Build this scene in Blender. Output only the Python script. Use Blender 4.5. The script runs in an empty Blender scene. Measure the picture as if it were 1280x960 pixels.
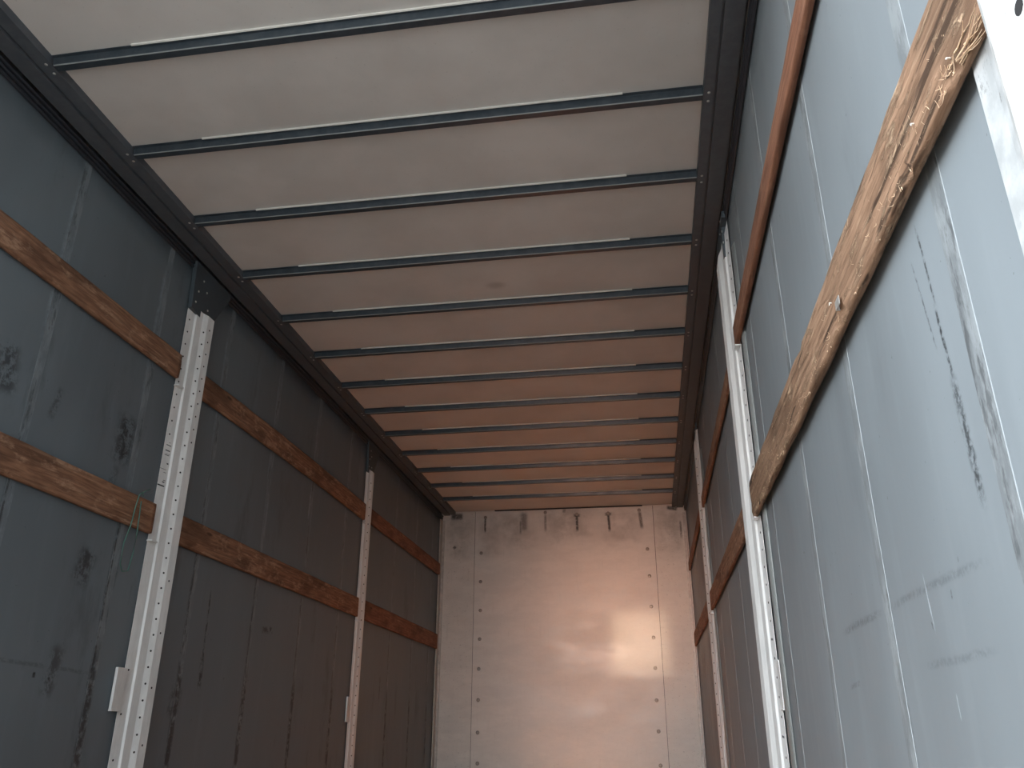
import bpy, bmesh, math, random
from mathutils import Vector, Matrix, noise
random.seed(7)
S = bpy.context.scene
C = S.collection

# ------------------------------------------------------------------ camera
F_PX, PITCH, YAW, ROLL = 1037.938, 0.400475, -0.157916, 0.003615
def camera():
    cy, sy, cp, sp = math.cos(YAW), math.sin(YAW), math.cos(PITCH), math.sin(PITCH)
    f = Vector((sy*cp, cy*cp, sp)); r = Vector((cy, -sy, 0)); u = r.cross(f)
    cr, sr = math.cos(ROLL), math.sin(ROLL)
    r2 = cr*r + sr*u; u2 = -sr*r + cr*u
    d = bpy.data.cameras.new('camera'); d.sensor_width = 36; d.lens = F_PX/1280*36
    d.clip_start = 0.02
    o = bpy.data.objects.new('camera', d); C.objects.link(o)
    m = Matrix((r2, u2, -f)).transposed().to_4x4(); o.matrix_world = m
    S.camera = o
camera()

# ------------------------------------------------------------------ daylight
S.view_settings.view_transform = 'Standard'; S.view_settings.look = 'None'
S.view_settings.gamma = 1; S.view_settings.use_curve_mapping = False
S.view_settings.exposure = 0.0
SKY = 2.1
W = bpy.data.worlds.new('sky'); S.world = W; W.use_nodes = True
def world():
    nt = W.node_tree; N = nt.nodes; L = nt.links; bg = N['Background']
    tc = N.new('ShaderNodeTexCoord'); sp = N.new('ShaderNodeSeparateXYZ'); L.new(tc.outputs['Generated'], sp.inputs[0])
    # overcast sky, clearly brighter towards the left behind the lorry
    mr = N.new('ShaderNodeMapRange'); mr.inputs['From Min'].default_value = 0.35; mr.inputs['From Max'].default_value = -0.7
    mr.inputs['To Min'].default_value = 0.45; mr.inputs['To Max'].default_value = 3.6
    L.new(sp.outputs[0], mr.inputs['Value'])
    mx = N.new('ShaderNodeMix'); mx.data_type = 'RGBA'
    mz = N.new('ShaderNodeMapRange'); mz.inputs['From Min'].default_value = 0.0; mz.inputs['From Max'].default_value = 0.5
    L.new(sp.outputs[2], mz.inputs['Value']); L.new(mz.outputs[0], mx.inputs['Factor'])
    mx.inputs['A'].default_value = (0.95, 0.93, 0.90, 1); mx.inputs['B'].default_value = (0.79, 0.90, 1.0, 1)
    ml = N.new('ShaderNodeMath'); ml.operation = 'MULTIPLY'; ml.inputs[1].default_value = SKY
    # brighter towards the horizon, as a hazy sky is
    hz = N.new('ShaderNodeMapRange'); hz.inputs['From Min'].default_value = 0.22; hz.inputs['From Max'].default_value = 0.6
    hz.inputs['To Min'].default_value = 2.1; hz.inputs['To Max'].default_value = 1.0
    L.new(sp.outputs[2], hz.inputs['Value'])
    m2 = N.new('ShaderNodeMath'); m2.operation = 'MULTIPLY'; L.new(mr.outputs[0], m2.inputs[0]); L.new(hz.outputs[0], m2.inputs[1])
    L.new(m2.outputs[0], ml.inputs[0])
    L.new(mx.outputs['Result'], bg.inputs['Color']); L.new(ml.outputs[0], bg.inputs['Strength'])
world()

def aim(o, tgt):
    d = Vector(tgt) - o.location
    o.rotation_euler = d.to_track_quat('-Z', 'Y').to_euler()
# added unseen warm lamps outside the open rear, standing in for low sun: a broad warm beam that reaches the
# rear floor and foot of the bulkhead, and a narrow one that lands on the bulkhead
def beam(name, loc, tgt, power, col, sx, sy, spread):
    d = bpy.data.lights.new(name, 'AREA'); d.shape = 'RECTANGLE'; d.size = sx; d.size_y = sy
    d.energy = power; d.color = col; d.spread = math.radians(spread)
    o = bpy.data.objects.new(name, d); C.objects.link(o); o.location = loc; aim(o, tgt)
    return o
beam('added_warm_beam_floor', (-1.2, -14, 6.6), (-0.62, 6.1, -0.55), 24, (1.0, 0.48, 0.24), 0.9, 0.9, 2.0)
beam('added_warm_beam_narrow', (-1.6, -12, 0.55), (-0.08, 8.11, 0.80), 0.25, (1.0, 0.74, 0.50), 0.50, 0.54, 0.7)
beam('added_warm_beam_wide', (-1.6, -12, 0.75), (-0.22, 8.11, 1.18), 1.8, (1.0, 0.46, 0.26), 0.8, 0.6, 7.0)

# ------------------------------------------------------------------ helpers: objects
def tag(o, label=None, cat=None, group=None, kind=None):
    for k, v in (('label', label), ('category', cat), ('group', group), ('kind', kind)):
        if v: o[k] = v
    return o
def thing(name, loc, label, cat, group=None):
    o = bpy.data.objects.new(name, None); C.objects.link(o); o.location = loc
    o.empty_display_size = 0.1
    return tag(o, label, cat, group)
def obj(name, bm, mats, parent=None, loc=None, smooth=False, bevel=0):
    """bm holds world-space vertices unless loc is given; they are made local to the parent."""
    me = bpy.data.meshes.new(name)
    off = Vector((0, 0, 0))
    if parent is not None:
        p = parent
        while p is not None: off += p.location; p = p.parent
        if loc is None: bmesh.ops.translate(bm, verts=bm.verts, vec=-off)
    bmesh.ops.recalc_face_normals(bm, faces=bm.faces)
    bm.to_mesh(me); bm.free()
    for m in (mats if isinstance(mats, (list, tuple)) else [mats]): me.materials.append(m)
    if smooth:
        for p in me.polygons: p.use_smooth = True
    o = bpy.data.objects.new(name, me); C.objects.link(o)
    if parent is not None: o.parent = parent
    if loc is not None: o.location = loc
    if bevel:
        b = o.modifiers.new('bevel', 'BEVEL'); b.width = bevel; b.segments = 2; b.limit_method = 'ANGLE'
    return o
def struct(name, bm, mats, **k):
    o = obj(name, bm, mats, **k); o['kind'] = 'structure'; return o
def NB(): return bmesh.new()
def box(bm, x0, x1, y0, y1, z0, z1, mi=0):
    v = [bm.verts.new((x, y, z)) for x in (x0, x1) for y in (y0, y1) for z in (z0, z1)]
    for f in ((0,1,3,2),(4,6,7,5),(0,4,5,1),(2,3,7,6),(0,2,6,4),(1,5,7,3)):
        fc = bm.faces.new([v[i] for i in f]); fc.material_index = mi
    return v
def prism(bm, pts, axis, a, b, mi=0):
    """closed outline extruded along an axis: 'x' pts=(y,z); 'y' pts=(x,z); 'z' pts=(x,y)"""
    def P(p, t): return {'x': (t, p[0], p[1]), 'y': (p[0], t, p[1]), 'z': (p[0], p[1], t)}[axis]
    A = [bm.verts.new(P(p, a)) for p in pts]; B = [bm.verts.new(P(p, b)) for p in pts]
    n = len(pts)
    for i in range(n):
        f = bm.faces.new((A[i], A[(i+1) % n], B[(i+1) % n], B[i])); f.material_index = mi
    for q in (A[::-1], B):
        f = bm.faces.new(q); f.material_index = mi
def disc(bm, c, nrm, r, h, mi=0, seg=12, dome=False):
    """short round head standing on c along nrm"""
    nrm = Vector(nrm).normalized(); q = nrm.to_track_quat('Z', 'Y'); c = Vector(c)
    prof = [(r, 0), (r, h*0.4), (r*0.75, h*0.85), (r*0.35, h)] if dome else [(r, 0), (r, h)]
    rings = []
    for rr, hh in prof:
        rings.append([bm.verts.new(c + q @ Vector((rr*math.cos(t), rr*math.sin(t), hh)))
                      for t in [2*math.pi*i/seg for i in range(seg)]])
    for a, b in zip(rings, rings[1:]):
        for i in range(seg):
            f = bm.faces.new((a[i], a[(i+1) % seg], b[(i+1) % seg], b[i])); f.material_index = mi
    f = bm.faces.new(rings[-1]); f.material_index = mi
    f = bm.faces.new(rings[0][::-1]); f.material_index = mi
def tube(bm, pts, r, seg=6, taper=1.0, mi=0):
    rings = []; n = len(pts); pts = [Vector(p) for p in pts]
    for i, p in enumerate(pts):
        t = (pts[min(i+1, n-1)] - pts[max(i-1, 0)]).normalized(); q = t.to_track_quat('Z', 'Y')
        rr = r*(1 - (1-taper)*i/max(1, n-1))
        rings.append([bm.verts.new(p + q @ Vector((rr*math.cos(a), rr*math.sin(a), 0)))
                      for a in [2*math.pi*k/seg for k in range(seg)]])
    for a, b in zip(rings, rings[1:]):
        for i in range(seg):
            f = bm.faces.new((a[i], a[(i+1) % seg], b[(i+1) % seg], b[i])); f.material_index = mi
    bm.faces.new(rings[0][::-1]).material_index = mi; bm.faces.new(rings[-1]).material_index = mi

# ------------------------------------------------------------------ helpers: materials
class Mat:
    def __init__(s, name, rough=0.6, metal=0.0, spec=0.5):
        m = bpy.data.materials.new(name); m.use_nodes = True
        s.m = m; s.nt = m.node_tree; s.N = s.nt.nodes; s.L = s.nt.links
        s.b = s.N['Principled BSDF']
        s.b.inputs['Roughness'].default_value = rough; s.b.inputs['Metallic'].default_value = metal
        s.b.inputs['Specular IOR Level'].default_value = spec
        s.tc = s.N.new('ShaderNodeTexCoord').outputs['Object']
    def map(s, scale=(1,1,1), src=None, loc=(0,0,0), rot=(0,0,0), kind='POINT'):
        n = s.N.new('ShaderNodeMapping'); n.vector_type = kind
        n.inputs['Scale'].default_value = scale; n.inputs['Location'].default_value = loc; n.inputs['Rotation'].default_value = rot
        s.L.new(src or s.tc, n.inputs['Vector']); return n.outputs[0]
    def noise(s, scale, vec=None, detail=4, rough=0.55, dist=0.0):
        n = s.N.new('ShaderNodeTexNoise'); n.inputs['Scale'].default_value = scale
        n.inputs['Detail'].default_value = detail; n.inputs['Roughness'].default_value = rough
        n.inputs['Distortion'].default_value = dist
        s.L.new(vec or s.tc, n.inputs['Vector']); return n.outputs['Fac']
    def rng(s, v, a, b, c=0.0, d=1.0, smooth=True):
        n = s.N.new('ShaderNodeMapRange'); n.interpolation_type = 'SMOOTHSTEP' if smooth else 'LINEAR'
        for k, x in (('From Min', a), ('From Max', b), ('To Min', c), ('To Max', d)): n.inputs[k].default_value = x
        s.L.new(v, n.inputs['Value']); return n.outputs[0]
    def math(s, op, a, b=None):
        n = s.N.new('ShaderNodeMath'); n.operation = op
        for i, x in enumerate((a, b)):
            if x is None: continue
            if isinstance(x, (int, float)): n.inputs[i].default_value = x
            else: s.L.new(x, n.inputs[i])
        return n.outputs[0]
    def mix(s, f, a, b):
        n = s.N.new('ShaderNodeMix'); n.data_type = 'RGBA'
        for k, x in (('Factor', f), ('A', a), ('B', b)):
            if isinstance(x, (int, float)): n.inputs[k].default_value = x
            elif isinstance(x, tuple): n.inputs[k].default_value = x if len(x) == 4 else x + (1,)
            else: s.L.new(x, n.inputs[k])
        return n.outputs['Result']
    def col(s, c):
        if isinstance(c, tuple): s.b.inputs['Base Color'].default_value = c if len(c) == 4 else c + (1,)
        else: s.L.new(c, s.b.inputs['Base Color'])
        return s
    def rough(s, v): s.L.new(v, s.b.inputs['Roughness']); return s
    def bump(s, h, strength=0.3, dist=0.002):
        n = s.N.new('ShaderNodeBump'); n.inputs['Strength'].default_value = strength; n.inputs['Distance'].default_value = dist
        s.L.new(h, n.inputs['Height']); s.L.new(n.outputs[0], s.b.inputs['Normal']); return s
    def sep(s, v=None):
        n = s.N.new('ShaderNodeSeparateXYZ'); s.L.new(v or s.tc, n.inputs[0]); return n.outputs
    def segs(s, segs, brk=(40, 0.42, 0.6), plane='yz', wob=0.006):
        """mask of smudges: each (a0,b0,a1,b1,width,strength) on the wall plane"""
        nz = s.noise(brk[0], detail=5, rough=0.7); gate = s.rng(nz, brk[1], brk[2])
        w = s.N.new('ShaderNodeTexNoise'); w.inputs['Scale'].default_value = 9; s.L.new(s.tc, w.inputs['Vector'])
        v1 = s.N.new('ShaderNodeVectorMath'); v1.operation = 'SUBTRACT'; s.L.new(w.outputs['Color'], v1.inputs[0]); v1.inputs[1].default_value = (.5, .5, .5)
        v2 = s.N.new('ShaderNodeVectorMath'); v2.operation = 'SCALE'; s.L.new(v1.outputs[0], v2.inputs[0]); v2.inputs['Scale'].default_value = wob*2
        v3 = s.N.new('ShaderNodeVectorMath'); v3.operation = 'ADD'; s.L.new(s.tc, v3.inputs[0]); s.L.new(v2.outputs[0], v3.inputs[1])
        tot = None
        for a0, b0, a1, b1, wd, st in segs:
            ln = math.hypot(a1-a0, b1-b0)/2; an = math.atan2(b1-b0, a1-a0)
            if plane == 'yz':
                v = s.map((1, ln, wd/2), v3.outputs[0], (0, (a0+a1)/2, (b0+b1)/2), (an, 0, 0), 'TEXTURE'); o = s.sep(v); p, q = o[1], o[2]
            else:
                v = s.map((ln, 1, wd/2), v3.outputs[0], ((a0+a1)/2, 0, (b0+b1)/2), (0, -an, 0), 'TEXTURE'); o = s.sep(v); p, q = o[0], o[2]
            m = s.math('MULTIPLY', s.rng(s.math('ABSOLUTE', p), 1.0, 0.55), s.rng(s.math('ABSOLUTE', q), 1.0, 0.2))
            m = s.math('MULTIPLY', m, st)
            tot = m if tot is None else s.math('MAXIMUM', tot, m)
        return s.math('MULTIPLY', tot, gate)

def m_curtain(name, base, marks, light_marks=(), grease=0.0, brk=(40, 0.40, 0.56)):
    k = Mat(name, 0.5, 0, 0.4)
    n1 = k.noise(1.3, k.map((1, 1, 0.5)), 3); n2 = k.noise(14, k.map((1, 1.0, 0.15)), 5)
    c = k.mix(k.rng(n1, 0.35, 0.7), tuple(x*0.88 for x in base), tuple(x*1.1 for x in base))
    c = k.mix(k.math('MULTIPLY', k.rng(n2, 0.5, 0.8), 0.3), c, tuple(x*1.3 for x in base))
    # broad grime with shapes of its own
    g = k.math('MULTIPLY', k.rng(k.noise(3.1, k.map((1, 1.6, 0.55)), 6, 0.65), 0.56, 0.72), 0.22+grease)
    c = k.mix(g, c, tuple(x*0.45 for x in base))
    sp = k.math('MULTIPLY', k.rng(k.noise(55, None, 2), 0.735, 0.77), 0.5)
    c = k.mix(sp, c, tuple(x*0.3 for x in base))
    if light_marks: c = k.mix(k.segs(light_marks, (30, 0.3, 0.6)), c, tuple(min(1, x*2.6) for x in base))
    if marks: c = k.mix(k.segs(marks, brk), c, (0.012, 0.014, 0.016))
    k.col(c); k.rough(k.rng(n1, 0.3, 0.7, 0.42, 0.6))
    k.bump(k.noise(5, k.map((1, 1, 0.2)), 3), 0.25, 0.01)
    return k.m

def m_wood(name, dark, mid, pale, wear=0.3, rough=0.75, streak=False):
    k = Mat(name, rough, 0, 0.3)
    v = k.map((14, 1.0, 14)); gr = k.noise(6, v, 6, 0.65, 0.6)
    fine = k.noise(60, k.map((1, 0.05, 1)), 4, 0.7)
    big = k.noise(2.2, k.map((1, 1.4, 3)), 3)
    c = k.mix(k.rng(gr, 0.3, 0.7), dark, mid)
    c = k.mix(k.math('MULTIPLY', k.rng(fine, 0.52, 0.72), 0.55), c, pale)
    c = k.mix(k.math('MULTIPLY', k.rng(big, 0.5, 0.68), 0.55), c, tuple(x*0.5 for x in dark))
    wm = k.noise(48, k.map((1, 0.16, 1)), 6, 0.75, 0.8) if streak else k.noise(17, k.map((1, 0.45, 1)), 6, 0.72)
    wm = k.math('MULTIPLY', k.rng(wm, 0.53, 0.66), wear)
    if streak:      # dark splits along the grain
        c = k.mix(k.rng(k.noise(34, k.map((1, 0.07, 1)), 3, 0.6, 0.5), 0.40, 0.33), c, tuple(x*0.35 for x in dark))
    c = k.mix(wm, c, pale)
    kn = k.N.new('ShaderNodeTexVoronoi'); kn.inputs['Scale'].default_value = 3.0; k.L.new(k.map((1, 0.9, 3)), kn.inputs['Vector'])
    c = k.mix(k.math('MULTIPLY', k.rng(kn.outputs['Distance'], 0.11, 0.04), 0.8), c, tuple(x*0.35 for x in dark))
    k.col(c)
    h = k.math('ADD', k.math('MULTIPLY', gr, 0.6), fine)
    k.bump(k.math('ADD', h, k.math('MULTIPLY', wm, 1.5)) if streak else h, 0.9 if streak else 0.7, 0.004)
    return k.m

def m_metal(name, c0, c1, rough=0.45, metal=0.6, scuff=None, sc=(1, 1, 1), nscale=25, amt=1.0):
    k = Mat(name, rough, metal)
    n = k.noise(nscale, k.map(sc), 6, 0.65)
    c = k.mix(k.rng(n, 0.35, 0.68), c0, c1)
    if scuff:
        s1 = k.rng(k.noise(38, k.map((1, 1.0, 0.35)), 6, 0.8), 0.60, 0.68)
        s1 = k.math('MULTIPLY', s1, amt)
        c = k.mix(s1, c, scuff)
    k.col(c); k.rough(k.rng(n, 0.3, 0.7, rough*0.8, rough*1.25))
    k.bump(n, 0.15, 0.001)
    return k.m
def m_plain(name, c, rough=0.5, metal=0.0, var=0.2, scale=20):
    k = Mat(name, rough, metal)
    n = k.noise(scale, None, 4)
    k.col(k.mix(n, tuple(x*(1-var) for x in c), tuple(min(1, x*(1+var)) for x in c)))
    k.bump(k.noise(scale*4, None, 3), 0.1, 0.001)
    return k.m

XL, XR, YB, YF, ZC, ZF = -2.01, 0.43, 8.12, 0.48, 2.10, -0.55
L_SEAMS = [2.30, 2.91, 3.51, 4.14, 4.75, 5.37, 6.55, 7.20, 7.78]
R_SEAMS = [1.02, 1.62, 2.20, 2.79, 3.56, 4.02, 4.62, 5.22, 6.45, 7.05, 7.65]
lm = []
for y in L_SEAMS:
    lm += [(y+0.02, 0.34, y+0.02, -0.3, 0.055, 0.75), (y, 0.9, y, -0.3, 0.02, 0.5)]
lm += [(2.86, 1.20, 2.84, 0.96, 0.16, 0.85), (2.84, 0.98, 2.80, 0.80, 0.06, 0.5), (2.78, 0.64, 2.74, 0.48, 0.14, 0.75), (2.72, 0.30, 2.69, 0.10, 0.10, 0.6),
       (2.17, 1.20, 2.20, 1.00, 0.14, 0.7), (2.45, 1.15, 2.42, 1.0, 0.05, 0.5), (2.70, 0.22, 2.69, 0.12, 0.012, 1.0), (2.62, 0.19, 2.62, 0.17, 0.02, 1.0),
       (3.69, 0.66, 3.71, 0.20, 0.022, 0.9), (3.70, 0.34, 3.71, 0.18, 0.05, 0.9), (3.53, 0.20, 3.50, 0.05, 0.12, 0.6), (4.27, 0.51, 4.42, 0.52, 0.05, 0.9),
       (2.2, 0.22, 3.0, 0.20, 0.02, 0.35), (6.38, 0.42, 6.38, 0.22, 0.03, 0.9), (2.95, 0.62, 2.94, 0.5, 0.05, 0.5)]
rm = [(1.150, 0.72, 1.128, 0.56, 0.010, 0.9), (1.135, 0.58, 1.128, 0.44, 0.014, 1.0), (1.132, 0.47, 1.118, 0.26, 0.034, 0.8), (1.19, 0.68, 1.16, 0.5, 0.008, 0.7),
      (2.05, 0.215, 1.66, 0.215, 0.022, 0.45), (1.66, 0.215, 1.12, 0.21, 0.020, 0.30), (2.05, 0.10, 1.93, 0.105, 0.016, 0.45), (1.5, 0.105, 1.16, 0.10, 0.018, 0.26),
      (1.41, 0.165, 1.41, 0.15, 0.006, 1.0), (1.30, 0.20, 1.30, 0.18, 0.008, 0.9), (1.62, 0.5, 1.62, -0.2, 0.02, 0.4), (1.05, 0.5, 1.04, 0.38, 0.02, 0.5)]
M = {
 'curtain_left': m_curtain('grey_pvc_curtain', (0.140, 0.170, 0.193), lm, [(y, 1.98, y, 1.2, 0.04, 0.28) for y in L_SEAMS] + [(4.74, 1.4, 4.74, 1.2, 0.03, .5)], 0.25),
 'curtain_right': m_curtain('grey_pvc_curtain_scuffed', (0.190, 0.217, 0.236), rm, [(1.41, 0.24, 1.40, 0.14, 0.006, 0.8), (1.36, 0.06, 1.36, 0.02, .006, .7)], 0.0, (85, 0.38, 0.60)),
 'wood_dark': m_wood('weathered_brown_wood', (0.15, 0.075, 0.046), (0.33, 0.175, 0.105), (0.58, 0.37, 0.25), 0.45),
 'wood_red': m_wood('reddish_brown_wood', (0.15, 0.065, 0.040), (0.27, 0.125, 0.075), (0.42, 0.24, 0.16), 0.25),
 'wood_tan': m_wood('worn_tan_wood', (0.17, 0.098, 0.060), (0.34, 0.21, 0.135), (0.60, 0.42, 0.28), 0.75, 0.8, True),
 'splinter': m_plain('torn_wood_fibre', (0.72, 0.52, 0.35), 0.8),
 'zinc': m_metal('galvanised_steel', (0.68, 0.69, 0.69), (0.78, 0.79, 0.79), 0.45, 0.05, (0.22, 0.22, 0.22), amt=0.10, sc=(1, 1, 0.3)),
 'white_steel': m_metal('scuffed_white_steel', (0.44, 0.45, 0.45), (0.56, 0.57, 0.57), 0.5, 0.0, (0.14, 0.14, 0.14), amt=0.9),
 'grey_steel': m_metal('scuffed_pale_steel', (0.38, 0.40, 0.41), (0.52, 0.54, 0.55), 0.5, 0.0, (0.12, 0.12, 0.12), amt=0.8),
 'hole': m_plain('dark_hole', (0.015, 0.015, 0.016), 0.9),
 'rail': m_metal('dark_rail', (0.076, 0.086, 0.100), (0.108, 0.119, 0.132), 0.5, 0.1),
 'bow': m_metal('blue_grey_bow', (0.045, 0.060, 0.075), (0.065, 0.08, 0.095), 0.35, 0.3),
 'rubber': m_plain('black_rubber', (0.020, 0.024, 0.032), 0.55),
 'dark_plate': m_plain('dark_blue_grey_paint', (0.055, 0.070, 0.082), 0.5),
 'rivet': m_plain('bright_rivet', (0.55, 0.55, 0.53), 0.35, 0.6),
 'dull_rivet': m_plain('dull_steel_rivet', (0.26, 0.23, 0.21), 0.4, 0.5),
 'pale_strip': m_plain('pale_sealant', (0.82, 0.80, 0.74), 0.5),
 'seal': m_plain('grey_green_seal', (0.25, 0.27, 0.27), 0.55),
 'cord': m_plain('dark_green_cord', (0.07, 0.17, 0.14), 0.7),
 'alu': m_metal('worn_aluminium', (0.40, 0.38, 0.36), (0.55, 0.52, 0.49), 0.45, 0.3, (0.16, 0.13, 0.11), amt=0.5),
 'nail': m_plain('pale_nail', (0.85, 0.82, 0.76), 0.4),
 'concrete': m_plain('yard_concrete', (0.32, 0.31, 0.29), 0.9),
}
def m_ceiling():
    k = Mat('grey_white_roof_skin', 0.55, 0, 0.4)
    c = k.mix(k.rng(k.noise(2.5, None, 4), 0.3, 0.7), (0.58, 0.55, 0.52), (0.66, 0.63, 0.60))
    c = k.mix(k.math('MULTIPLY', k.rng(k.noise(90, None, 3), 0.66, 0.72), 0.25), c, (0.3, 0.27, 0.25))
    # one brown smudge
    v = k.map((0.07, 0.05, 1), None, (-0.66, 3.62, 0), (0, 0, 0), 'TEXTURE'); o = k.sep(v)
    d = k.math('POWER', k.math('ADD', k.math('MULTIPLY', o[0], o[0]), k.math('MULTIPLY', o[1], o[1])), 0.5)
    c = k.mix(k.math('MULTIPLY', k.rng(d, 1.0, 0.2), 0.35), c, (0.2, 0.16, 0.14))
    k.col(c); k.bump(k.noise(70, None, 4), 0.12, 0.002); return k.m
M['ceiling'] = m_ceiling()
def m_bulkhead(name, base, dirt, drips, rough=0.38):
    k = Mat(name, rough, 0.0, 0.6)
    st = k.noise(5, k.map((0.6, 1, 1.6)), 6, 0.7); vert = k.noise(7, k.map((6, 1, 0.7)), 5, 0.65)
    c = k.mix(k.rng(st, 0.35, 0.7), tuple(x*0.92 for x in base), tuple(x*1.05 for x in base))
    hs = k.noise(30, k.map((0.12, 1, 3)), 5, 0.8)
    c = k.mix(k.math('MULTIPLY', k.rng(hs, 0.66, 0.72), 0.55*dirt), c, tuple(x*0.45 for x in base))
    c = k.mix(k.math('MULTIPLY', k.rng(vert, 0.55, 0.75), 0.25), c, tuple(x*0.7 for x in base))
    c = k.mix(k.math('MULTIPLY', k.rng(k.noise(34, k.map((1, 1, 2.2)), 5, 0.75), 0.60, 0.68), dirt), c, tuple(x*0.42 for x in base))
    c = k.mix(k.segs(grime_shade, (6, 0.22, 0.72), 'xz', 0.08), c, (0.05, 0.045, 0.042))
    if drips: c = k.mix(k.segs(drips, (50, 0.25, 0.5), 'xz', 0.004), c, (0.03, 0.028, 0.026))
    k.col(c); k.rough(k.rng(st, 0.3, 0.7, rough*0.8, rough*1.3)); k.bump(k.noise(60, k.map((0.6, 1, 3)), 4), 0.08, 0.002)
    return k.m
grime_shade = [(-1.83, 2.09, -1.83, 1.6, 0.4, 0.4), (0.27, 2.09, 0.27, 1.6, 0.4, 0.4), (-1.25, 2.09, -1.25, 1.65, 0.55, 0.34), (-0.75, 2.13, -0.7, 1.75, 0.7, 0.40), (-0.2, 2.09, -0.2, 1.70, 0.55, 0.34), (-1.5, 2.09, -1.5, 1.6, 0.35, 0.30)]  # real dirt plus the shade under the ceiling, painted into the top of the sheets
drips = [(-1.165, 2.09, -1.165, 1.86, 0.10, 0.6), (-1.20, 2.0, -1.20, 1.84, 0.03, 0.6), (-0.95, 2.06, -0.95, 1.85, 0.035, 0.6), (-0.635, 2.05, -0.635, 1.84, 0.04, 1.0), (-0.635, 2.04, -0.635, 2.00, 0.09, 1.0),
         (-0.325, 2.05, -0.315, 1.83, 0.04, 1.0), (-0.325, 2.04, -0.325, 2.00, 0.09, 1.0), (-0.02, 2.06, 0.0, 1.85, 0.05, 0.8), (-1.56, 2.05, -1.56, 1.86, 0.03, 0.9), (-0.78, 2.07, -0.74, 2.07, .06, .5)]
M['bulk_mid'] = m_bulkhead('beige_bulkhead_sheet', (0.70, 0.675, 0.645), 0.35, drips)
M['bulk_side'] = m_bulkhead('scratched_bulkhead_sheet', (0.68, 0.655, 0.62), 1.0, [(0.24, 2.07, 0.36, 2.05, 0.06, 0.9), (0.37, 1.95, 0.37, 1.75, 0.03, .7), (-1.93, 2.05, -1.78, 2.05, 0.10, .9), (-1.88, 1.75, -1.86, 1.72, .05, .8)])
def m_floor():
    k = Mat('brown_plank_floor', 0.6, 0, 0.4)
    o = k.sep(); fr = k.math('FRACT', k.math('MULTIPLY', o[0], 7.0)); gap = k.rng(fr, 0.04, 0.0)
    g = k.noise(8, k.map((9, 0.6, 1)), 5, 0.6)
    c = k.mix(g, (0.26, 0.15, 0.08), (0.44, 0.28, 0.16)); c = k.mix(gap, c, (0.03, 0.02, 0.015))
    k.col(c); k.bump(k.math('SUBTRACT', g, gap), 0.4, 0.004); return k.m
M['floor'] = m_floor()
def m_weld(name, base, hi, marks=()):
    k = Mat(name, 0.55)
    n = k.noise(18, k.map((1, 1.6, 0.5)), 6, 0.72)
    c = k.mix(k.rng(n, 0.42, 0.62), base, hi)
    c = k.mix(k.math('MULTIPLY', k.rng(k.noise(15, k.map((1, 1.6, .4)), 6, .75), 0.54, 0.64), 0.75), c, tuple(x*0.4 for x in base))
    if marks: c = k.mix(k.segs(marks, (30, 0.36, 0.56)), c, (0.014, 0.015, 0.017))
    k.col(c); k.bump(n, 0.25, 0.002); return k.m
M['weld_left'] = m_weld('weld_strip_dark', (0.14, 0.17, 0.193), (0.20, 0.235, 0.26), [q for y in L_SEAMS for q in ((y+0.02, 0.36, y+0.02, -0.4, 0.06, 0.85), (y+0.006, 1.0, y+0.006, -0.4, 0.016, 0.8))])
M['weld_right'] = m_weld('weld_strip_scuffed', (0.16, 0.178, 0.19), (0.25, 0.275, 0.29))
M['bead'] = m_plain('pale_weld_bead', (0.34, 0.37, 0.39), 0.5)

# ------------------------------------------------------------------ setting
b = NB(); box(b, -60, 60, -80, 60, -1.75, -1.65); struct('ground', b, M['concrete'])
b = NB(); box(b, XL-0.05, XR+0.05, YF, YB+0.12, ZF-0.12, ZF); struct('floor', b, M['floor'])
b = NB(); box(b, XL-0.05, XR+0.05, YF, YB+0.12, ZC, ZC+0.03); struct('ceiling', b, M['ceiling'])

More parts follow.
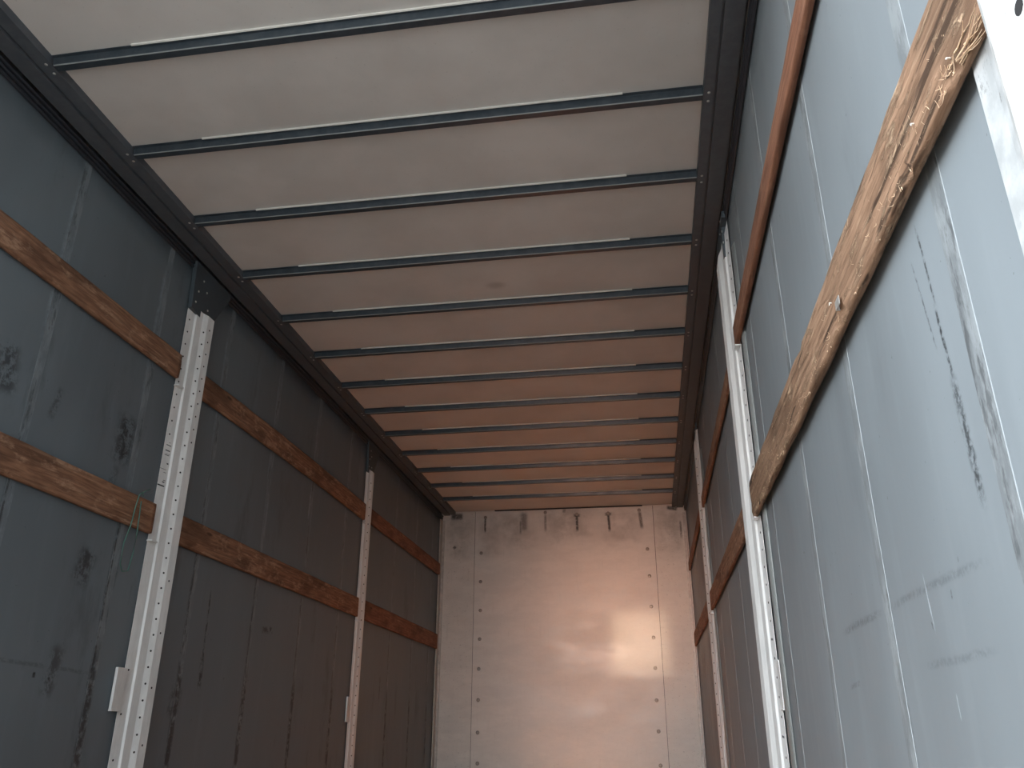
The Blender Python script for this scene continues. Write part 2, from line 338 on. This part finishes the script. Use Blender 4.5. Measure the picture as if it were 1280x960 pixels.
def curtain(side, X, seams, mat, weld):
    sg = 1 if side == 'left' else -1            # inward direction
    b = NB(); ny, nz = 150, 14
    grid = []
    def node(i, j):
        y = YF + (YB-YF)*i/ny; z = ZF + (ZC-ZF)*j/nz
        return X - sg*0.0035 + 0.0022*noise.noise(Vector((X, y*1.3, z*0.7))) + 0.0012*noise.noise(Vector((X+5, y*4, z*1.1)))
    def surf(y, z):
        a = (y-YF)/(YB-YF)*ny; c = (z-ZF)/(ZC-ZF)*nz
        i = min(ny-1, int(a)); j = min(nz-1, int(c)); a -= i; c -= j
        return (node(i, j)*(1-a)+node(i+1, j)*a)*(1-c) + (node(i, j+1)*(1-a)+node(i+1, j+1)*a)*c
    for i in range(ny+1):
        y = YF + (YB-YF)*i/ny; row = []
        for j in range(nz+1):
            row.append(b.verts.new((node(i, j), y, ZF + (ZC-ZF)*j/nz)))
        grid.append(row)
    for i in range(ny):
        for j in range(nz):
            b.faces.new((grid[i][j], grid[i+1][j], grid[i+1][j+1], grid[i][j+1]))
    r = bmesh.ops.extrude_face_region(b, geom=b.faces[:])
    bmesh.ops.translate(b, verts=[v for v in r['geom'] if isinstance(v, bmesh.types.BMVert)], vec=(-sg*0.03, 0, 0))
    w = struct('wall_'+side, b, mat, smooth=True)
    for y in seams:
        b = NB(); wd = 0.045 if side == 'right' else 0.04
        n = 56; lo = -0.54; hi = 2.04
        fr = []; bd = []
        for i in range(n+1):                     # overlap strip with a slightly wavy free edge, lying on the curtain
            z = lo + (hi-lo)*i/n; e = 0.004*noise.noise(Vector((y*7, z*5, 1)))
            ys = [y, y+wd*0.33, y+wd*0.66, y+wd+e]; th = 0.0005 if side == 'right' else 0.0006
            r = [b.verts.new((surf(q, z) - sg*0.003, q, z)) for q in (y+wd+e, y)]
            r += [b.verts.new((surf(q, z) + sg*th, q, z)) for q in ys]
            fr.append(r); bd.append((surf(y, z), z))
        for p, q in zip(fr, fr[1:]):
            for a in range(6): b.faces.new((p[a], p[(a+1) % 6], q[(a+1) % 6], q[a]))
        b.faces.new(fr[0][::-1]); b.faces.new(fr[-1])
        s = obj('weld_strip', b, weld, w)
        if side == 'right':
            b = NB(); q0 = None
            for x, z in bd:
                q1 = [b.verts.new((x + h, yy, z)) for h, yy in ((0.002, y-0.0006), (-0.0005, y-0.0006), (-0.0007, y+0.0002), (-0.0007, y+0.0012), (0.002, y+0.0012))]
                if q0:
                    for a in range(5): b.faces.new((q0[a], q0[(a+1) % 5], q1[(a+1) % 5], q1[a]))
                else: b.faces.new(q1[::-1])
                q0 = q1
            b.faces.new(q0)
            obj('weld_bead', b, M['bead'], s)
    return w
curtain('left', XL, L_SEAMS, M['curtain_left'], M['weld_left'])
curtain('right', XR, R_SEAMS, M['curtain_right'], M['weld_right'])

# bulkhead
b = NB(); box(b, XL-0.05, XR+0.05, YB+0.004, YB+0.12, ZF, ZC); WB = struct('wall_back', b, M['bulk_side'])
SL, SR = -1.664, 0.113
for n, x0, x1, mt, dy in (('center_sheet', SL+0.002, SR-0.002, 'bulk_mid', 0.003), ('side_sheet', XL+0.003, SL-0.002, 'bulk_side', 0.0), ('side_sheet', SR+0.002, XR-0.003, 'bulk_side', 0.0)):
    b = NB(); box(b, x0, x1, YB-dy, YB+0.006, ZF+0.002, ZC-0.002); obj(n, b, M[mt], WB)
for x in (SL, SR):
    b = NB(); box(b, x-0.002, x+0.002, YB+0.001, YB+0.0055, ZF+0.01, ZC-0.01); obj('seam', b, M['hole'], WB)
rv = NB(); disc(rv, (0, 0, 0), (0, -1, 0), 0.017, 0.006, dome=True); proto = None
for x in (-1.597, 0.042):
    for i in range(9):
        z = 1.67 - 0.273*i
        if z < ZF+0.05: continue
        if proto is None: o = proto = obj('rivet', rv, M['dull_rivet'], WB, loc=(x, YB-0.003, z))
        else:
            o = proto.copy(); C.objects.link(o); o.parent = WB; o.location = (x+random.uniform(-.004, .004), YB-0.003, z+random.uniform(-.01, .01))
for x, z in ((-0.95, 2.06), (-0.635, 2.03), (-0.325, 2.03), (-0.02, 2.05), (-1.56, 2.03)):
    o = proto.copy(); C.objects.link(o); o.parent = WB; o.location = (x, YB-0.003, z)
# aluminium corner angles where the curtains meet the bulkhead
for n, X, sg in (('trim_1', XL, 1), ('trim_2', XR, -1)):
    b = NB(); prism(b, [(X+sg*0.002, YB-0.09), (X+sg*0.012, YB-0.09), (X+sg*0.012, YB-0.012), (X+sg*0.035, YB-0.012), (X+sg*0.035, YB-0.004), (X+sg*0.002, YB-0.004)], 'z', ZF+0.002, ZC-0.09)
    struct(n, b, M['alu'])
b = NB(); box(b, SL+0.2, SR-0.1, YB-0.014, YB-0.0035, ZC-0.012, ZC-0.001); struct('trim_3', b, M['rubber'])

# ------------------------------------------------------------------ roof rails
ZR = 2.068
BOW_Y = [1.885 + 0.4728*i for i in range(13)]
def rail(side, label):
    sg = 1 if side == 'left' else -1; X = XL if side == 'left' else XR
    xi = -1.868 if side == 'left' else 0.300            # inner edge
    xg = xi - sg*0.052 if side == 'left' else xi + 0.04
    xo = X + sg*0.014
    t = thing('roof_rail', ((xi+X)/2, (YF+YB)/2, ZR), label, 'rail')
    b = NB()
    # stepped profile: inner flange, groove, wide outer flange, lip down to the curtain
    P = [(xi, ZC), (xi, ZR), (xg+sg*0.004, ZR), (xg+sg*0.004, ZR+0.008), (xg-sg*0.004, ZR+0.008), (xg-sg*0.004, ZR-0.006),
         (xo+sg*0.010, ZR-0.006), (xo+sg*0.010, ZR+0.012), (xo, ZR+0.012), (xo, ZC)]
    prism(b, P, 'y', YF, YB-0.002); obj('flange', b, M['rail'], t)
    b = NB()
    for k in range(3):       # ribbed rubber seal above the curtain edge
        z = ZR - 0.006 - 0.018*k; x1 = X + sg*(0.013 - 0.003*k)
        prism(b, [(X+sg*0.002, z), (x1, z-0.002), (x1+sg*0.003, z-0.008), (x1, z-0.0135), (X+sg*0.002, z-0.0155)], 'y', YF, YB-0.002)
    obj('rubber_seal', b, M['rubber'], t)
    pr = None
    for y in BOW_Y:
        for d in (0.004, 0.046):
            xx = xi - sg*0.018
            if pr is None:
                b = NB(); disc(b, (0, 0, 0), (0, 0, -1), 0.0055, 0.0025, dome=True); o = pr = obj('rivet', b, M['rivet'], t, loc=(0, 0, 0))
            else: o = pr.copy(); C.objects.link(o); o.parent = t
            o.location = (xx - t.location.x, y+d-0.012 - t.location.y, 0.0)
    return t
rail('left', 'long dark grey roof rail where the ceiling meets the left wall')
rail('right', 'long dark grey roof rail where the ceiling meets the right wall')

# ------------------------------------------------------------------ roof bows
ORD = ['nearest', 'second', 'third', 'fourth', 'fifth', 'sixth', 'seventh', 'sixth', 'fifth', 'fourth', 'third', 'second', 'last']
def bow_label(i):
    if i == 0: return 'dark roof bow across the ceiling, the nearest of all at the top of the picture'
    if i <= 5: return '%s dark roof bow across the ceiling, counting from the nearest at the top' % ORD[i]
    if i == 6: return 'middle dark roof bow across the ceiling, seventh from the nearest and from the bulkhead'
    if i == 12: return 'last dark roof bow across the ceiling, right against the beige bulkhead'
    return '%s dark roof bow across the ceiling, counting forward from the beige bulkhead' % ORD[i]
protob = None
x0, x1 = -1.866, 0.299
for i, y in enumerate(BOW_Y):
    if protob is None:
        t = protob = thing('roof_bow', (-0.78, y, ZR), bow_label(i), 'roof bow', 'roof bows across the ceiling')
        b = NB()
        P = [(y-0.016, ZC-0.001), (y-0.016, ZC-0.004), (y-0.006, ZC-0.005), (y-0.002, ZR+0.003), (y+0.000, ZR+0.0005), (y+0.003, ZR), (y+0.028, ZR), (y+0.031, ZR+0.003),
             (y+0.034, ZC-0.005), (y+0.044, ZC-0.004), (y+0.044, ZC-0.001)]
        prism(b, P, 'x', x0, x1); obj('beam', b, M['bow'], t, bevel=0.0008)
        b = NB(); prism(b, [(y-0.0215, ZC-0.0005), (y-0.0215, ZC-0.006), (y-0.0165, ZC-0.007), (y-0.0165, ZC-0.0005)], 'x', -1.575, 0.02)
        e = obj('edge_strip', b, M['pale_strip'], t); e['label'] = 'thin pale strip along the near edge'
        b = NB(); prism(b, [(y-0.0022, ZR+0.0012), (y+0.0005, ZR-0.0012), (y+0.0022, ZR-0.0008), (y+0.001, ZR+0.002)], 'x', x0+0.002, x1-0.002)
        e = obj('edge_highlight', b, M['seal'], t)  # paler strip puts the highlight on the bow's lower edge into the colour
    else:
        t = protob.copy(); C.objects.link(t); t.location = (-0.78, y, ZR); t['label'] = bow_label(i)
        for ch in list(protob.children):
            c = ch.copy(); C.objects.link(c); c.parent = t

# ------------------------------------------------------------------ pillars
PA = [(0.0, 0.004), (0.050, 0.012), (0.056, 0.020), (0.096, 0.026), (0.121, 0.040), (0.166, 0.046)]
PB = [(0.0, 0.004), (0.014, 0.010), (0.018, 0.016), (0.050, 0.022), (0.066, 0.031), (0.094, 0.035)]
def pillar(side, y0, prof, label, top, plate_top, seal=False):
    X = XL if side == 'left' else XR; sg = 1 if side == 'left' else -1
    t = thing('side_pillar', (X, y0+0.08, ZF), label, 'pillar', 'slotted side pillars')
    b = NB(); px = lambda h: X + sg*h
    w = prof[-1][0]
    out = [(px(0.0025), y0)] + [(px(h), y0+d) for d, h in prof] + [(px(0.0025), y0+w)]
    # post body: outline in plan, with a slanted top end
    zt = (lambda d: top - 0.02*d/w) if side == 'left' else (lambda d: top + 0.10 - 0.16*max(0.0, d-0.02)/w)
    A = [b.verts.new((p[0], p[1], ZF+0.001)) for p in out]; B = [b.verts.new((p[0], p[1], zt(p[1]-y0))) for p in out]
    for i in range(len(out)):
        j = (i+1) % len(out); b.faces.new((A[i], A[j], B[j], B[i]))
    b.faces.new(A[::-1]); b.faces.new(B)
    obj('post', b, M['zinc'], t, bevel=0.0012)
    # rows of punched holes
    b = NB()
    def row(i, f, z0, z1, step):
        (d0, h0), (d1, h1) = prof[i], prof[i+1]
        d = d0 + (d1-d0)*f; h = h0 + (h1-h0)*f; nrm = Vector((sg*(d1-d0), -(h1-h0), 0))
        z = z0
        while z < z1:
            disc(b, Vector((px(h), y0+d, z)) - nrm.normalized()*0.001, nrm, 0.0042, 0.0016, seg=10); z += step
    if side == 'left' or prof is PB: row(3, 0.5, ZF+0.3, top-0.05, 0.062)
    if prof is PA and side == 'right': row(0, 0.45, ZF+0.3, top+0.05, 0.062); row(0, 0.7, 0.0, 0.5, 0.31)
    elif prof is PA:
        row(0, 0.4, 1.20, top-0.03, 0.062); row(4, 0.45, 1.20, top-0.05, 0.062); row(0, 0.4, ZF+0.3, 0.25, 0.16); row(4, 0.45, ZF+0.3, 0.6, 0.21)
    obj('punched_holes', b, M['hole'], t)
    if label.endswith('nearest the camera'):
        b = NB(); rr = random.Random(5)                 # black rub marks left by the boards
        for k in range(15):
            z = 0.95 + 0.21*k/14 + rr.uniform(-.006, .006); hgt = rr.uniform(0.001, 0.006)
            q = [(px(prof[0][1]+0.0004), y0+rr.uniform(0.0, 0.012)), (px(prof[1][1]-0.0008), y0+rr.uniform(0.036, 0.047))]
            prism(b, [q[0], q[1], (q[1][0]-sg*0.002, q[1][1]), (q[0][0]-sg*0.002, q[0][1])], 'z', z, z+hgt)
        obj('rub_marks', b, M['rubber'], t)['label'] = 'black rub marks'
    # dark head plate up to the roof rail
    b = NB(); wp = w+0.03
    hh = prof[-1][1]*0.5
    if side == 'left':
        prism(b, [(y0-0.004, top-0.03), (y0+wp-0.03, top-0.06), (y0+wp+0.02, top+0.02), (y0+wp+0.12, plate_top-0.03), (y0+wp+0.12, plate_top), (y0-0.02, plate_top)], 'x', px(0.003), px(hh))
    else:
        prism(b, [(y0+0.052, top-0.04), (y0+w-0.004, top-0.05), (y0+wp+0.08, plate_top-0.03), (y0+wp+0.08, plate_top), (y0-0.01, plate_top), (y0-0.01, top+0.115), (y0+0.05, top+0.105)], 'x', px(0.003), px(hh))
    e = obj('head_plate', b, M['dark_plate'], t, bevel=0.001); e['label'] = 'dark painted head plate'
    for d, z in ((0.03, top+0.07), (0.10, top+0.10), (0.13, top+0.02), (0.02, top+0.01), (0.06, top+0.14)):
        b = NB(); disc(b, (px(hh), y0+d*w/0.166, z), (sg, 0, 0), 0.005, 0.003, dome=True); obj('rivet', b, M['rivet'], e)
    # board pocket on the near side, with the lower lip turned out
    ph = 0.014 if side == 'left' else 0.009
    def pocket(z0, z1):
        b = NB()
        prism(b, [(px(0.0025), y0-0.058), (px(ph), y0-0.058), (px(ph), y0+0.004), (px(ph-0.003), y0+0.004), (px(ph-0.003), y0-0.054), (px(0.0025), y0-0.054)], 'z', z0, z1)
        box(b, min(px(0.0025), px(ph+0.003)), max(px(0.0025), px(ph+0.003)), y0-0.060, y0+0.004, z0-0.006, z0)
        obj('board_pocket', b, M['zinc'], t, bevel=0.001)
    pocket(0.085, 0.235)
    for z in (0.735, 1.425):
        b = NB(); box(b, min(px(0.0025), px(0.026)), max(px(0.0025), px(0.026)), y0-0.004, y0+0.04, z-0.006, z)
        obj('pocket_lip', b, M['zinc'], t)
    if seal:
        b = NB(); prism(b, [(px(-0.002), y0-0.125), (px(0.003), y0-0.118), (px(0.0075), y0-0.095), (px(0.0085), y0-0.080), (px(0.0065), y0-0.060), (px(0.002), y0-0.046), (px(-0.002), y0-0.046)], 'z', ZF+0.01, 1.82)
        obj('edge_seal', b, M['seal'], t, smooth=True)['label'] = 'grey-green bulging edge seal'
    return t
pillar('left', 3.11, PA, 'galvanised punched pillar on the left wall, nearest the camera', 1.84, 2.045)
pillar('left', 5.71, PB, 'narrow galvanised pillar on the left wall, nearer the bulkhead', 1.84, 2.045)
pillar('right', 3.06, PA, 'bright galvanised pillar on the right wall between the scuffed grey sheets', 1.90, 2.045, True)
pillar('right', 5.66, PB, 'far galvanised pillar on the right wall, nearer the bulkhead', 1.90, 2.045, True)

# white corner pillar at the rear opening
t = thing('corner_pillar', (XR, 0.62, ZF), 'scuffed white corner pillar at the right edge of the picture', 'pillar')
b = NB(); prism(b, [(XR-0.003, 0.845), (XR-0.008, 0.845), (XR-0.010, 0.80), (XR-0.016, 0.765), (XR-0.016, 0.70), (XR-0.0025, 0.70)], 'z', ZF, 2.0)
obj('flange', b, M['grey_steel'], t, bevel=0.001)
b = NB(); prism(b, [(XR-0.0025, 0.716), (XR-0.050, 0.716), (XR-0.056, 0.70), (XR-0.056, 0.50), (XR-0.0025, 0.50)], 'z', ZF, 2.0)
PB_ = obj('post', b, M['white_steel'], t, bevel=0.003)
b = NB(); disc(b, (XR-0.0555, 0.64, 0.625), (-1, 0, 0), 0.008, 0.0012); obj('hole', b, M['hole'], PB_)

# ------------------------------------------------------------------ boards
def board(side, y0, y1, z0, z1, h0, h1, mat, label, rough=1.0, sag=0.0, chips=0.0, seed=0):
    X = XL if side == 'left' else XR; sg = 1 if side == 'left' else -1
    t = thing('load_board', (X + sg*h0, (y0+y1)/2, z0), label, 'board', 'load boards along the side walls')
    b = NB(); n = max(24, int((y1-y0)/0.025)); rings = []
    zs, hs = z1-z0, h1-h0
    e = min(0.004, hs*0.3)
    sec = [(0, e), (e*0.3, e*0.3), (e, 0)]                                      # rounded corners, walked round
    def outline():
        o = []
        o += [(0.0, hs*0.1), (0.0, hs*0.5), (e*0.35, hs-e*0.35)]
        o += [(zs*f, hs) for f in (0.06, 0.2, 0.4, 0.6, 0.8, 0.94)]
        o += [(zs-e*0.35, hs-e*0.35), (zs, hs*0.5), (zs, hs*0.1)]
        return o
    O = outline()
    for i in range(n+1):
        y = y0 + (y1-y0)*i/n; f = i/n; s = -sag*4*f*(1-f); r = []
        for k, (z, h) in enumerate(O):
            p = Vector((seed*3.1, y*5, z*25))
            dz = 0.0018*rough*noise.noise(p*1.0); dh = 0.0012*rough*noise.noise(p*1.7 + Vector((9, 0, 0)))
            if k in (2, 3) and chips:                                            # worn lower edge
                q = noise.noise(Vector((seed*5.3, y*9, 2)))+0.6*noise.noise(Vector((seed, y*31, 4)))
                if q > 0.1: dh -= min(hs*0.55, chips*(q-0.1)); dz += chips*(q-0.1)*0.5
            if k in (8, 9) and chips:
                q = noise.noise(Vector((seed*2.7, y*7, 8)))
                if q > 0.35: dh -= min(hs*0.4, chips*(q-0.35)*0.6)
            hh = max(0.0 if k not in (0, 11) else h, h+dh) if k not in (0, 11) else h
            r.append(b.verts.new((X + sg*(h0+hh), y, z0+z+dz+s)))
        rings.append(r)
    m = len(O)
    for p, q in zip(rings, rings[1:]):
        for a in range(m): b.faces.new((p[a], p[(a+1) % m], q[(a+1) % m], q[a]))
    b.faces.new(rings[0][::-1]); b.faces.new(rings[-1])
    obj('plank', b, M[mat], t, smooth=True)
    return t
board('left', 0.72, 3.10, 1.452, 1.562, 0.004, 0.024, 'wood_dark', 'upper weathered brown board on the left wall, before the near pillar', 1.3, 0, 0.012, 1)
board('left', 3.281, 5.705, 1.440, 1.558, 0.004, 0.022, 'wood_dark', 'dark upper board on the left wall, between the two pillars', 1, -0.012, 0.006, 2)
board('left', 5.81, 8.02, 1.450, 1.560, 0.004, 0.022, 'wood_red', 'upper board on the left wall ending at the bulkhead', 1, 0, 0.006, 3)
board('left', 0.72, 3.10, 0.756, 0.882, 0.004, 0.024, 'wood_dark', 'lower weathered brown board on the left wall, before the near pillar', 1.3, 0, 0.012, 4)
board('left', 3.281, 5.705, 0.758, 0.886, 0.004, 0.022, 'wood_dark', 'lower brown board on the left wall, between the two pillars', 1, 0, 0.008, 5)
board('left', 5.81, 8.02, 0.755, 0.890, 0.004, 0.022, 'wood_red', 'lower board on the left wall ending at the bulkhead', 1, 0, 0.006, 6)
board('right', 0.722, 3.075, 1.425, 1.512, 0.005, 0.025, 'wood_red', 'upper reddish board on the right wall, nearest the camera', 0.8, 0, 0.004, 7)
board('right', 3.245, 5.655, 1.430, 1.510, 0.003, 0.020, 'wood_dark', 'dark upper board on the right wall, between the two galvanised pillars', 1, 0, 0.006, 8)
board('right', 5.775, 8.02, 1.430, 1.510, 0.003, 0.020, 'wood_dark', 'upper board on the right wall, ending at the bulkhead', 1, 0, 0.006, 9)
NEAR = board('right', 0.722, 3.085, 0.731, 0.872, 0.012, 0.029, 'wood_tan', 'large worn tan board with torn splinters on the right wall', 2.2, 0, 0.026, 10)
board('right', 3.245, 5.655, 0.750, 0.870, 0.003, 0.020, 'wood_dark', 'lower board on the right wall, between the two galvanised pillars', 1, 0, 0.008, 11)
board('right', 5.775, 8.02, 0.750, 0.870, 0.003, 0.020, 'wood_dark', 'lower board on the right wall, ending at the bulkhead', 1, 0, 0.006, 12)

# torn fibres on the worn board
b = NB(); rnd = random.Random(3)
def fibre(y, z, h, dy, dz, dh, r=0.0009, n=6):
    pts = []
    for i in range(n):
        f = i/(n-1)
        pts.append((XR - (h + dh*f*f), y + dy*f, z + dz*f - 0.004*math.sin(f*3)*rnd.uniform(.3, 1)))
    tube(b, pts, r, 5, 0.25)
for i in range(16):                                   # the bunch next to the white pillar
    fibre(rnd.uniform(0.80, 0.84), 0.735+rnd.uniform(0, 0.02), 0.022+rnd.uniform(0, .008), -rnd.uniform(0.05, 0.085), rnd.uniform(-0.035, 0.0), rnd.uniform(0.0, 0.010), rnd.uniform(.0006, .0014))
for i in range(210):
    y = 0.85 + 2.1*rnd.random()**1.9; z = 0.734 + 0.075*rnd.random()**1.7
    fibre(y, z, 0.0275, rnd.choice((-1, -1, 1))*rnd.uniform(0.004, 0.02), rnd.uniform(-0.010, 0.010), rnd.uniform(0.0005, 0.006), rnd.uniform(.0004, .0010), 5)
o = obj('torn_fibres', b, M['splinter'], NEAR); o['kind'] = 'stuff'; o['label'] = 'torn pale wood fibres'
for y, z, ln in ((0.845, 0.757, 0.008), (0.985, 0.775, 0.011), (1.55, 0.80, 0.014)):
    b = NB(); tube(b, [(XR-0.026, y, z), (XR-0.034, y-0.002, z-0.001), (XR-0.036, y-0.003-ln*0.3, z-ln*0.6)], 0.0012, 6)
    obj('staple', b, M['nail'], NEAR)['label'] = 'pale bent staple'
b = NB(); box(b, XR-0.036, XR-0.0345, 1.47, 1.50, 0.757, 0.775); box(b, XR-0.036, XR-0.026, 1.50, 1.5015, 0.757, 0.775)
obj('metal_tab', b, M['rivet'], NEAR)['label'] = 'small bent shiny metal tab'

# ------------------------------------------------------------------ cord
b = NB()
loop = [(2.985, 0.885, .033), (2.97, 0.895, .034), (2.955, 0.880, .034), (2.945, 0.83, .034), (2.935, 0.75, .034), (2.915, 0.68, .032), (2.92, 0.60, .030), (2.94, 0.575, .030), (2.975, 0.582, .030), (2.985, 0.65, .032), (2.985, 0.73, .034), (2.98, 0.80, .034), (2.975, 0.86, .034)]
tube(b, [(XL+h, y, z) for y, z, h in loop], 0.0024, 6)
tube(b, [(XL+h, y, z) for y, z, h in ((2.97, 0.89, .034), (2.99, 0.905, .034), (3.02, 0.92, .033))], 0.0022, 6)
tag(obj('cord', b, M['cord'], smooth=True), 'thin dark green cord looped over the lower left board', 'cord')
